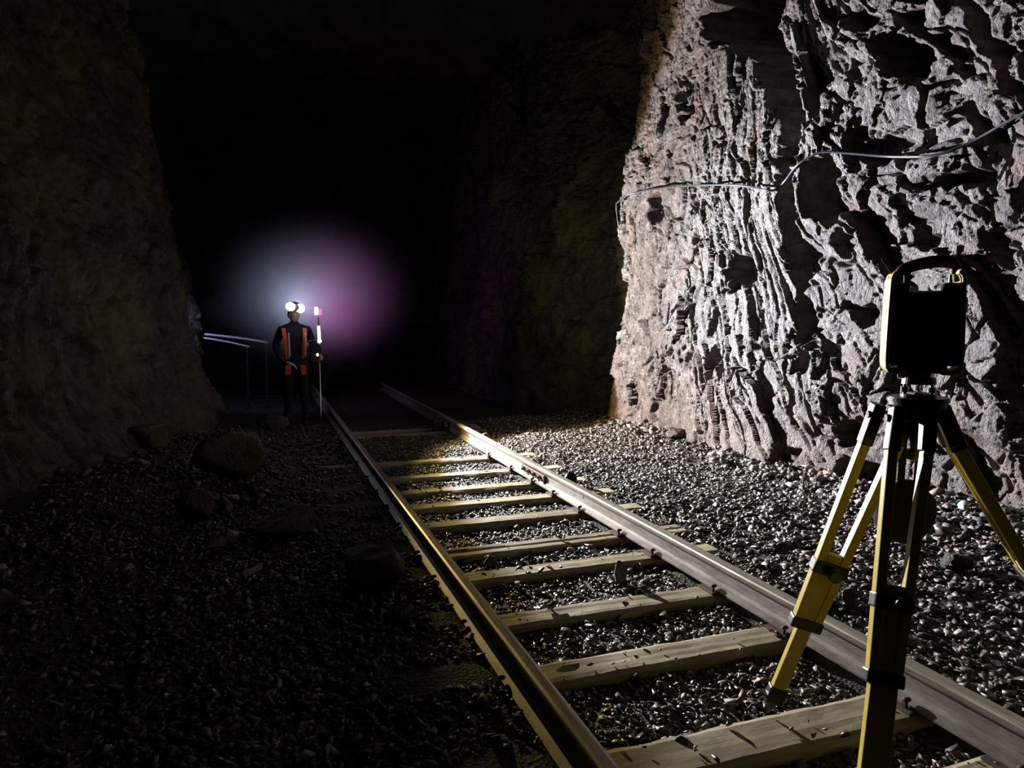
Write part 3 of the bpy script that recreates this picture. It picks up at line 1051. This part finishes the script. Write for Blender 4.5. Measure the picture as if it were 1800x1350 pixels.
# ------------------------------------------------------------------ laser scanner
scn = empty('laser_scanner', (TX, TY, HZ), 'dark laser scanner with a cream side shell, mounted on the tripod', 'scanner', None, math.radians(-49.2 + 9))
scn.scale = (0.80, 0.80, 1.09)
bm = bmesh.new()                                            # tribrach: two plates, foot screws
cyl(bm, (0, 0, 0.0), (0, 0, 0.014), 0.078, 0.078, 3)
cyl(bm, (0, 0, 0.0), (0, 0, 0.010), 0.072, 0.072, 30)
cyl(bm, (0, 0, 0.042), (0, 0, 0.064), 0.070, 0.066, 30)
tb = obj('tribrach', bm, M['black_metal'], scn)
for k in range(3):
    a = math.radians(200 + 120 * k)
    bm = bmesh.new()
    c = Vector((0.060 * math.cos(a), 0.060 * math.sin(a), 0))
    cyl(bm, c + Vector((0, 0, 0.008)), c + Vector((0, 0, 0.044)), 0.008, 0.008, 12)
    cyl(bm, c + Vector((0, 0, 0.016)), c + Vector((0, 0, 0.034)), 0.017, 0.017, 16)
    obj('levelling_screw', bm, M['chrome'], tb)
bm = bmesh.new()
cyl(bm, (0, 0, 0.060), (0, 0, 0.082), 0.058, 0.062, 30)
cyl(bm, (-0.060, 0, 0.070), (-0.085, 0, 0.070), 0.010, 0.010, 12)
obj('clamp_ring', bm, M['chrome'], scn)
bm = bmesh.new()
box(bm, (0, 0, 0.100), (0.190, 0.150, 0.040), None, 0.012)
obj('base', bm, M['black_plastic'], scn)
for s in (-1, 1):
    bm = bmesh.new()
    box(bm, (s * 0.098, 0, 0.235), (0.072, 0.180, 0.262), None, 0.014)
    pil = obj('pillar', bm, M['black_plastic'], scn)
    bm = bmesh.new()
    box(bm, (s * 0.1315, 0.0, 0.235), (0.012, 0.150, 0.230), None, 0.005)
    obj('side_panel', bm, M['teal'], pil)
    bm = bmesh.new()                                        # cream shell: a bent strip running down the side and under the base
    prof = []
    for (x, z) in [(0.118, 0.408), (0.133, 0.400), (0.142, 0.380), (0.146, 0.300), (0.149, 0.200), (0.150, 0.125), (0.147, 0.098), (0.136, 0.083), (0.118, 0.077), (0.070, 0.076)]:
        prof.append((s * x, z))
    rows = []
    for i, (x, z) in enumerate(prof):
        x0, z0 = prof[max(i - 1, 0)]
        x1, z1 = prof[min(i + 1, len(prof) - 1)]
        t = Vector((x1 - x0, 0, z1 - z0)).normalized()
        nin = Vector((-t.z, 0, t.x)) * (-0.016 if s > 0 else 0.016)
        if nin.x * s > 0 and i < 7: nin = -nin
        p = Vector((x, 0, z))
        rows.append([bm.verts.new(p + Vector((0, -0.100, 0))), bm.verts.new(p + Vector((0, 0.100, 0))),
                     bm.verts.new(p + nin + Vector((0, 0.100, 0))), bm.verts.new(p + nin + Vector((0, -0.100, 0)))])
    for a, b in zip(rows[:-1], rows[1:]):
        for j in range(4): bm.faces.new((a[j], a[(j + 1) % 4], b[(j + 1) % 4], b[j]))
    bm.faces.new(rows[0][::-1])
    bm.faces.new(rows[-1])
    sh = obj('shell', bm, M['cream'], scn)
    md = sh.modifiers.new('bev', 'BEVEL')
    md.width = 0.004
    md.segments = 2
    for zz in (0.395, 0.29):
        bm = bmesh.new()
        cyl(bm, (s * 0.1455, -0.06, zz - .01), (s * 0.1475, -0.06, zz - .01), 0.004, 0.004, 8)
        obj('screw', bm, M['black_plastic'], sh)
bm = bmesh.new()
box(bm, (0, 0.045, 0.22), (0.13, 0.085, 0.22), None, 0.01)
obj('rear_body', bm, M['black_plastic'], scn)
bm = bmesh.new()
cyl(bm, (-0.062, -0.02, 0.285), (0.062, -0.02, 0.285), 0.058, 0.058, 28)
dr = obj('mirror_drum', bm, M['black_plastic'], scn)
bm = bmesh.new()
box(bm, (0, -0.062, 0.285), (0.070, 0.022, 0.062), None, 0.006)
obj('mirror_window', bm, M['glass'], dr)
bm = bmesh.new()
box(bm, (0.0, 0.0, 0.145), (0.12, 0.15, 0.05), None, 0.012)
obj('lower_housing', bm, M['black_plastic'], scn)
for s in (-1, 1):
    bm = bmesh.new()
    cyl(bm, (s * 0.094, -0.05, 0.362), (s * 0.094, -0.05, 0.392), 0.012, 0.010, 14)
    obj('handle_mount', bm, M['chrome'], scn)
# carry handle arched between the pillars
bm = bmesh.new()
hp = spline([(-0.102, 0, 0.372), (-0.100, 0, 0.395), (-0.075, 0, 0.415), (0, 0, 0.432), (0.075, 0, 0.435), (0.112, 0, 0.420), (0.115, 0, 0.370)], 6)
rows = []
for i, p in enumerate(hp):
    t = (hp[min(i + 1, len(hp) - 1)] - hp[max(i - 1, 0)]).normalized()
    nrm = Vector((-t.z, 0, t.x))
    w, h = 0.030, 0.019
    rows.append([bm.verts.new(p + Vector((0, dy * w, 0)) + nrm * dz * h) for dy, dz in ((-1, -.6), (-1, .6), (-.6, 1), (.6, 1), (1, .6), (1, -.6), (.6, -1), (-.6, -1))])
for a, b in zip(rows[:-1], rows[1:]):
    for j in range(8): bm.faces.new((a[j], a[(j + 1) % 8], b[(j + 1) % 8], b[j]))
bm.faces.new(rows[0][::-1])
bm.faces.new(rows[-1])
obj('carry_handle', bm, M['leather'], scn, smooth=True)
bm = bmesh.new()
beam(bm, (-0.095, -0.03, 0.362), (-0.178, -0.06, 0.446), 0.010, 0.005, (0, 1, 0), 0.001)
beam(bm, (-0.095, -0.03, 0.362), (-0.135, -0.044, 0.402), 0.018, 0.008, (0, 1, 0), 0.001)
obj('strap_end', bm, M['webbing'], scn)

# ------------------------------------------------------------------ person down the track
PX, PY = 0.45, 10.98
person = empty('person', (PX, PY, float(ground_z(PX, PY))), 'person in a dark suit with orange-red bands and a lit headlamp down the track', 'person')
gz = float(ground_z(PX, PY))


def skin(name, verts, edges, mat, parent, sub=2, root=0):
    me = bpy.data.meshes.new(name)
    me.from_pydata([v[:3] for v in verts], edges, [])
    o = link(name, me, mat, parent)
    md = o.modifiers.new('skin', 'SKIN')
    md.use_smooth_shade = True
    lay = me.skin_vertices[0] if me.skin_vertices else None
    if lay is None:
        bm = bmesh.new()
        bm.from_mesh(me)
        bm.verts.layers.skin.verify()
        bm.to_mesh(me)
        bm.free()
        lay = me.skin_vertices[0]
    for i, v in enumerate(verts):
        lay.data[i].radius = (v[3], v[4] if len(v) > 4 else v[3])
        lay.data[i].use_root = (i == root)
    ss_ = o.modifiers.new('sub', 'SUBSURF')
    ss_.levels = ss_.render_levels = sub
    return o


B = [  # x, y, z, rx, ry    (faces the camera, -y)
    (0, 0, .96, .165, .115), (0, 0, 1.10, .150, .105), (0, 0.0, 1.28, .175, .115), (0, 0.01, 1.43, .150, .100), (0, 0.01, 1.535, .060, .058), (0, -0.01, 1.60, .058, .058),
    (.19, 0.01, 1.44, .075, .07), (.265, 0.0, 1.22, .058, .055), (.325, -0.14, 1.06, .044, .044), (.335, -0.22, 1.05, .036, .034),
    (-.19, 0.01, 1.44, .075, .07), (-.275, 0.0, 1.20, .058, .055), (-.20, -0.17, 1.02, .046, .044), (-.13, -0.26, .96, .036, .034),
    (.095, 0, .86, .105, .10), (.115, -0.03, .50, .072, .072), (.125, 0.02, .12, .052, .052),
    (-.095, 0, .86, .105, .10), (-.115, -0.01, .50, .072, .072), (-.125, 0.04, .12, .052, .052)]
E_ = [(0, 1), (1, 2), (2, 3), (3, 4), (4, 5), (3, 6), (6, 7), (7, 8), (8, 9), (3, 10), (10, 11), (11, 12), (12, 13), (0, 14), (14, 15), (15, 16), (0, 17), (17, 18), (18, 19)]
skin('body', B, E_, M['suit'], person)
# head with a face
bm = bmesh.new()
bmesh.ops.create_uvsphere(bm, u_segments=28, v_segments=20, radius=1)
for v in bm.verts:
    x, y, z = v.co
    jaw = 1 - 0.28 * max(0, -z) ** 1.3
    p = Vector((x * 0.076 * jaw, y * 0.098 * (1 - 0.12 * max(0, -z)), z * 0.118))
    if y < 0:
        nose = math.exp(-((x * .076) / 0.013) ** 2 - ((p.z + 0.018) / 0.022) ** 2)
        eye = sum(math.exp(-((p.x - s * 0.031) / 0.014) ** 2 - ((p.z - 0.004) / 0.011) ** 2) for s in (-1, 1))
        mouth = math.exp(-(p.x / 0.024) ** 2 - ((p.z + 0.062) / 0.006) ** 2)
        p.y += -0.024 * nose + 0.009 * eye + 0.005 * mouth
    v.co = p
head_o = obj('head', bm, M['skin'], person, (0, -0.02, 1.665), True)
head_o.rotation_euler = (0, 0, math.radians(30))
for s in (-1, 1):
    bm = bmesh.new()
    ball(bm, (s * 0.031, -0.083, 0.004), (0.012, 0.010, 0.010), 12, 8)
    obj('eye', bm, M['silver_tape'], head_o, smooth=True)
    bm = bmesh.new()
    ball(bm, (s * 0.078, 0.005, -0.008), (0.010, 0.020, 0.032), 12, 8)
    obj('ear', bm, M['skin'], head_o, smooth=True)
bm = bmesh.new()
ball(bm, (0, 0.02, 0.0), (0.081, 0.092, 0.105), 20, 14)
bmesh.ops.delete(bm, geom=[v for v in bm.verts if v.co.y < 0.0 or v.co.z < -0.06], context='VERTS')
obj('hair', bm, M['hair'], head_o, smooth=True)
# helmet
bm = bmesh.new()
bmesh.ops.create_uvsphere(bm, u_segments=32, v_segments=20, radius=1)
bmesh.ops.delete(bm, geom=[v for v in bm.verts if v.co.z < -0.12], context='VERTS')
for v in bm.verts:
    v.co = Vector((v.co.x * 0.108, v.co.y * 0.132, v.co.z * 0.125))
bm2 = bmesh.ops.create_cone(bm, cap_ends=True, segments=32, radius1=1, radius2=0.95, depth=0.08)
for v in bm2['verts']:
    v.co = Vector((v.co.x * 0.122, v.co.y * 0.150 - 0.012, v.co.z * 0.12 - 0.012))
hel = obj('helmet', bm, M['helmet'], person, (0, -0.01, 1.735), True)
hel.rotation_euler = (0, 0, math.radians(30))
lc = LAMP - Vector((PX, PY, gz))
for s in (-1, 1):                                       # two lamp heads of the headlamp, turned down the beam
    d = Vector((0.40, -0.92, 0)).normalized()
    sd = Vector((d.y, -d.x, 0)) * -1
    c = lc + sd * s * 0.075 + Vector((0, 0, -0.012 * s)) + Vector((0, 0.05, 0))
    bm = bmesh.new()
    cyl(bm, c + d * -0.07, c + d * -0.01, 0.045, 0.063, 20)
    hl = obj('headlamp', bm, M['black_plastic'], person)
    bm = bmesh.new()
    ball(bm, c + d * -0.012, (0.062, 0.034, 0.062), 18, 10)
    obj('lens', bm, M['led'], hl, smooth=True)
bm = bmesh.new()
cyl(bm, lc + Vector((0.02, 0.20, 0.02)), lc + Vector((0.0, 0.06, 0.0)), 0.03, 0.05, 12)
obj('lamp_bracket', bm, M['black_plastic'], person)
bm = bmesh.new()
rr = REAR - Vector((PX, PY, gz))
cyl(bm, rr + Vector((0, -0.22, -0.01)), rr + Vector((0, -0.06, 0)), 0.02, 0.03, 12)
obj('added_light_housing', bm, M['black_plastic'], person)  # housing made up for the added light behind the head
# bands on the suit: two upright bands, thigh bands
def band(name, pts, w, mat):
    bm = bmesh.new()
    rows = []
    P = spline(pts, 5)
    for i, p in enumerate(P):
        rows.append([bm.verts.new(p + Vector((-w / 2, 0, 0))), bm.verts.new(p + Vector((w / 2, 0, 0))),
                     bm.verts.new(p + Vector((w / 2, 0.012, 0))), bm.verts.new(p + Vector((-w / 2, 0.012, 0)))])
    for a, b in zip(rows[:-1], rows[1:]):
        for j in range(4): bm.faces.new((a[j], a[(j + 1) % 4], b[(j + 1) % 4], b[j]))
    bm.faces.new(rows[0][::-1])
    bm.faces.new(rows[-1])
    return obj(name, bm, mat, person)


for s in (-1, 1):
    bnd = band('vest_band', [(s * 0.15 - .01, -0.115, 1.47), (s * 0.14, -0.165, 1.36), (s * 0.125, -0.165, 1.18), (s * 0.11, -0.155, 1.02)], 0.055, M['orange'])
    bnd['label'] = 'orange-red band down the chest'
    bm = bmesh.new()
    beam(bm, (s * 0.118 + 0.03, -0.175, 1.40), (s * 0.108 + .03, -0.175, 1.06), 0.022, 0.006, (1, 0, 0))
    obj('reflective_strip', bm, M['silver_tape'], bnd)
    band('leg_band', [(s * 0.105, -0.125, 0.93), (s * 0.110, -0.128, 0.87), (s * 0.112, -0.125, 0.79)], 0.075, M['orange'])


def glove(name, wrist, direction, palm_n, curl):
    w, d, n = Vector(wrist), Vector(direction).normalized(), Vector(palm_n).normalized()
    sdv = d.cross(n).normalized()
    V = [(*w, .036, .030), (*(w + d * 0.05), .046, .030), (*(w + d * 0.09), .044, .026)]
    Ed = [(0, 1), (1, 2)]
    for k, off in enumerate((-0.033, -0.011, 0.011, 0.032)):
        ln = (0.066, 0.078, 0.072, 0.056)[k]
        b0 = w + d * 0.10 + sdv * off
        k1 = b0 + (d * math.cos(curl) + n * math.sin(curl)) * ln * 0.5
        k2 = k1 + (d * math.cos(curl * 2.1) + n * math.sin(curl * 2.1)) * ln * 0.5
        i0 = len(V)
        V += [(*b0, .0115), (*k1, .0105), (*k2, .009)]
        Ed += [(2, i0), (i0, i0 + 1), (i0 + 1, i0 + 2)]
    b0 = w + d * 0.035 + sdv * -0.045
    k1 = b0 + d * 0.035 + sdv * -0.022 + n * 0.012
    k2 = k1 + d * 0.028 + n * 0.018
    i0 = len(V)
    V += [(*b0, .014), (*k1, .0125), (*k2, .010)]
    Ed += [(1, i0), (i0, i0 + 1), (i0 + 1, i0 + 2)]
    return skin(name, V, Ed, M['glove'], person, 1)


glove('glove', (-.135, -0.255, 0.965), (0.75, -0.35, -0.25), (0.1, -0.6, -0.7), 0.5)
glove('glove', (.335, -0.215, 1.05), (0.05, -0.9, -0.1), (-1, 0, 0), 0.95)
for s in (-1, 1):
    bm = bmesh.new()
    ball(bm, (s * 0.13, -0.05, 0.045), (0.052, 0.135, 0.05), 18, 12)
    for v in bm.verts: v.co.z = max(v.co.z, 0.0)
    cyl(bm, (s * 0.128, 0.03, 0.04), (s * 0.126, 0.025, 0.22), 0.058, 0.062, 18)
    obj('boot', bm, M['boot'], person, smooth=True)

# lamp pole held by the person
lp = empty('lamp_pole', (0.775, 10.66, float(ground_z(0.775, 10.66))), 'slim pole with a white tube light and a red marker lamp held by the person', 'lamp')
bm = bmesh.new()
cyl(bm, (0, 0, 0.0), (0, 0, 1.62), 0.012, 0.012, 12)
obj('pole', bm, M['chrome'], lp)
bm = bmesh.new()
cyl(bm, (0.004, -0.03, 1.27), (-0.004, -0.03, 1.50), 0.022, 0.022, 16)
ball(bm, (0.004, -0.03, 1.28), (0.032, 0.03, 0.03), 12, 8)
obj('tube_light', bm, M['tube_light'], lp)
bm = bmesh.new()
box(bm, (-0.030, -0.02, 1.715), (0.055, 0.05, 0.11), None, 0.012)
mk = obj('marker_lamp', bm, M['white_light'], lp)
bm = bmesh.new()
box(bm, (0.018, -0.02, 1.700), (0.05, 0.045, 0.085), None, 0.012)
obj('red_lens', bm, M['red_light'], mk)
bm = bmesh.new()
tube(bm, spline([(0.0, -0.02, 1.28), (-0.08, -0.03, 1.285), (-0.15, -0.03, 1.275), (-0.19, -0.03, 1.23)], 6), 0.012, 8)
obj('bracket', bm, M['chrome'], lp)
bm = bmesh.new()
cyl(bm, (-0.07, -0.03, 1.15), (-0.07, 0.03, 1.15), 0.10, 0.10, 24)
box(bm, (-0.07, 0.0, 1.03), (0.16, 0.07, 0.14), None, 0.02)
ct = obj('control_box', bm, M['black_plastic'], lp)
bm = bmesh.new()
ball(bm, (-0.03, -0.045, 1.085), (0.018, 0.012, 0.022), 12, 8)
obj('switch_light', bm, M['white_light'], ct)

# ------------------------------------------------------------------ pipes on the left beyond the dark wall
for pa, pb, r, lab in (((-0.95, 13.45, 1.33), (0.10, 13.55, 1.17), 0.022, 'upper bluish steel pipe slanting out from behind the dark wall'),
                       ((-0.95, 13.30, 1.27), (-0.21, 13.40, 1.10), 0.018, 'lower short steel pipe slanting out from behind the dark wall')):
    bm = bmesh.new()
    tube(bm, spline([pa, (Vector(pa) * .5 + Vector(pb) * .5) + Vector((0, 0, .012)), pb], 8), r, 10)
    pipe = obj('steel_pipe', bm, M['steel_pipe'], smooth=True)
    tag(pipe, lab, 'pipe')
for x, y, lab in ((0.06, 13.56, 'dark prop under the free end of the upper bluish pipe'), (-0.26, 13.40, 'dark prop under the free end of the lower pipe')):
    bm = bmesh.new()
    ztop = 1.15 if x > 0 else 1.09
    cyl(bm, (x, y, float(ground_z(x, y)) - 0.02), (x, y, ztop), 0.022, 0.018, 10)
    cyl(bm, (x, y, float(ground_z(x, y)) - 0.02), (x, y, float(ground_z(x, y)) + .02), 0.07, 0.07, 16)
    tag(obj('prop_post', bm, M['webbing']), lab, 'post')

# ------------------------------------------------------------------ haze volume added behind the person to stand for lens bloom
bm = bmesh.new()
ball(bm, (0, 0, 0), (1.9, 1.9, 1.9), 32, 20)
bloom_haze_mat = bpy.data.materials.new('bloom_haze')
bloom_haze_mat.use_nodes = True
nt = bloom_haze_mat.node_tree
nt.nodes.clear()
outn = nt.nodes.new('ShaderNodeOutputMaterial')
vs = nt.nodes.new('ShaderNodeVolumeScatter')
vs.inputs['Color'].default_value = (0.92, 0.94, 1.0, 1)
tcm = nt.nodes.new('ShaderNodeTexCoord')
ln = nt.nodes.new('ShaderNodeVectorMath')
ln.operation = 'LENGTH'
nt.links.new(tcm.outputs['Object'], ln.inputs[0])
mrm = nt.nodes.new('ShaderNodeMapRange')
mrm.interpolation_type = 'SMOOTHERSTEP'
mrm.inputs['From Min'].default_value = 0.0
mrm.inputs['From Max'].default_value = 1.85
mrm.inputs['To Min'].default_value = 1.0
mrm.inputs['To Max'].default_value = 0.0
nt.links.new(ln.outputs['Value'], mrm.inputs['Value'])
pw = nt.nodes.new('ShaderNodeMath')
pw.operation = 'POWER'
pw.inputs[1].default_value = 2.6
nt.links.new(mrm.outputs['Result'], pw.inputs[0])
ml = nt.nodes.new('ShaderNodeMath')
ml.operation = 'MULTIPLY'
ml.inputs[1].default_value = 2.2
nt.links.new(pw.outputs[0], ml.inputs[0])
nt.links.new(ml.outputs[0], vs.inputs['Density'])
vs.inputs['Anisotropy'].default_value = 0.0
nt.links.new(vs.outputs[0], outn.inputs['Volume'])
bloom_haze = obj('bloom_haze', bm, bloom_haze_mat, smooth=True)
bloom_haze.location = (0.82, 12.15, 1.98)
bloom_haze.scale = (1.3, 0.66, 1.05)
tag(bloom_haze, 'hazy volume added to give the lens bloom around the headlamp', 'bloom_haze', None, 'stuff')
